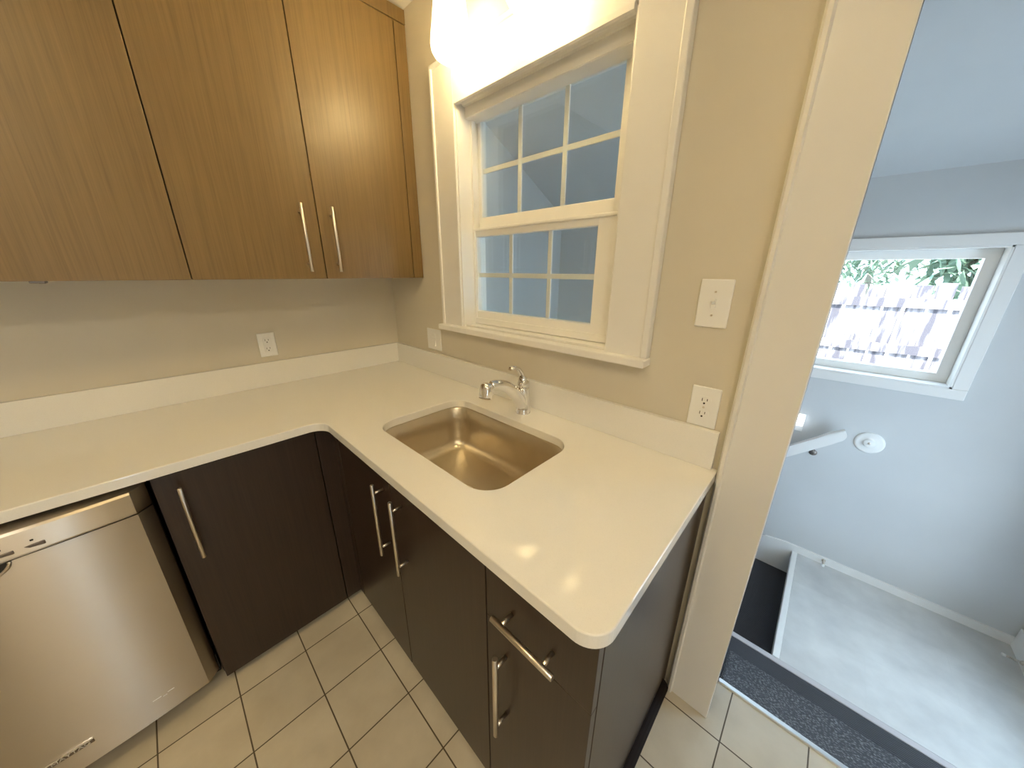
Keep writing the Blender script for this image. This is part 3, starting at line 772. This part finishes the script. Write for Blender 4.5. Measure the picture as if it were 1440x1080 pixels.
# ------------------------------------------------------------------ outside
GZ = -0.25
M['ground'] = paint('pale_gravel', (0.62, 0.58, 0.52), 0.9)
bm = boxm(-5, 9, YB + .17, 12, GZ - .1, GZ); struct('ground', bm, M['ground'])
fm = mat('weathered_fence_wood', (0.55, 0.49, 0.47), 0.8)
N, L, b = nodes(fm); n1 = noise(fm, (6, 6, 0.7), 3, 5); rr = ramp(fm, n1.outputs['Fac'], [(0.42, (0.070, 0.066, 0.082)), (0.60, (0.34, 0.31, 0.32))]); L.new(rr.outputs['Color'], b.inputs['Base Color'])
M['fence'] = fm
FY = 4.2
t = thing('garden_fence', 'weathered board fence outside the landing window, washed out by daylight', 'fence', (2.0, FY, GZ))
bm = new_bm(); x = -2.0
while x < 7.0:
    w = random.uniform(.115, .135); box(bm, x, x + w, FY, FY + .02, GZ + .05, 1.36 + random.uniform(-.02, .02)); x += w + random.uniform(.010, .03)
obj('boards', bm, M['fence'], t)
for z in (1.18, 0.72, 0.1):
    obj('rail', boxm(-2.0, 7.0, FY - .04, FY, z - .045, z + .045), M['fence'], t)
for x in (-.6, 1.2, 3.0, 4.8):
    obj('post', boxm(x - .05, x + .05, FY - .13, FY - .04, GZ, 1.46), M['fence'], t)
lm = mat('pale_green_leaves', (0.20, 0.30, 0.22), 0.6)
M['leaf'] = lm
M['bark'] = mat('grey_bark', (0.42, 0.37, 0.33), 0.9)
def shrub(name, cx, cy, z0, h, rad, nleaf, size, label, cat):
    t = thing(name, label, cat, (cx, cy, GZ))
    bm = new_bm(); tube(bm, [(cx, cy, GZ), (cx + .03, cy, z0), (cx + .05, cy + .02, z0 + h * .6)], [.05, .04, .015], 10)
    obj('trunk', bm, M['bark'], t)
    bm = new_bm()
    for k in range(nleaf):
        while True:
            p = Vector((random.uniform(-1, 1), random.uniform(-1, 1), random.uniform(-1, 1)))
            if p.length < 1: break
        c = Vector((cx + p.x * rad, cy + p.y * rad * .7, z0 + h / 2 + p.z * h / 2))
        d = Vector((random.gauss(0, 1), random.gauss(0, 1), random.gauss(-.4, .7))).normalized(); u, w, _ = basis(d)
        s = size * random.uniform(.6, 1.3)
        q = [c, c + d * s * .5 + u * s * .16, c + d * s, c + d * s * .5 - u * s * .16]
        bm.faces.new([bm.verts.new(v) for v in q])
    obj('foliage', bm, M['leaf'], t)
shrub('palm_shrub', 2.95, 4.9, 1.25, 1.1, .55, 900, .28, 'leafy green shrub rising over the fence outside the landing window', 'shrub')
shrub('garden_shrub', 2.15, 5.6, 1.30, .75, .55, 700, .16, 'small rounded shrub behind the fence, by the lone gap of sky', 'shrub')

# ------------------------------------------------------------------ light
w = bpy.data.worlds.new('sky'); scene.world = w; w.use_nodes = True
bg = w.node_tree.nodes['Background']; bg.inputs['Color'].default_value = (0.62, 0.80, 1.0, 1); bg.inputs['Strength'].default_value = 6.6
sd = bpy.data.lights.new('sun', 'SUN'); sd.energy = 18.0; sd.angle = 0.01; sd.color = (1.0, 0.95, 0.88)
so = bpy.data.objects.new('sun', sd); COL.objects.link(so); so.rotation_euler = Vector((0.45, 0.75, -0.8)).to_track_quat('-Z', 'Y').to_euler()

# ------------------------------------------------------------------ camera
cd = bpy.data.cameras.new('camera'); cam = bpy.data.objects.new('camera', cd); COL.objects.link(cam)
cd.sensor_fit = 'HORIZONTAL'; cd.sensor_width = 36.0; cd.lens = 469.941 / 1440 * 36.0; cd.clip_start = 0.02
cam.location = (1.94460, -1.01724, 1.45197)
cam.rotation_euler = (1.24697692, -0.00584272, 0.75837706)
scene.camera = cam

vs = scene.view_settings
scene.display_settings.display_device = 'sRGB'
vs.view_transform = 'Standard'; vs.look = 'None'; vs.gamma = 1.0; vs.exposure = 0.38; vs.use_curve_mapping = False
cy = scene.cycles
cy.use_denoising = True
cy.max_bounces = 10; cy.diffuse_bounces = 5; cy.glossy_bounces = 5; cy.transparent_max_bounces = 12
cy.sample_clamp_indirect = 90.0
cy.caustics_reflective = True; cy.blur_glossy = 0.0
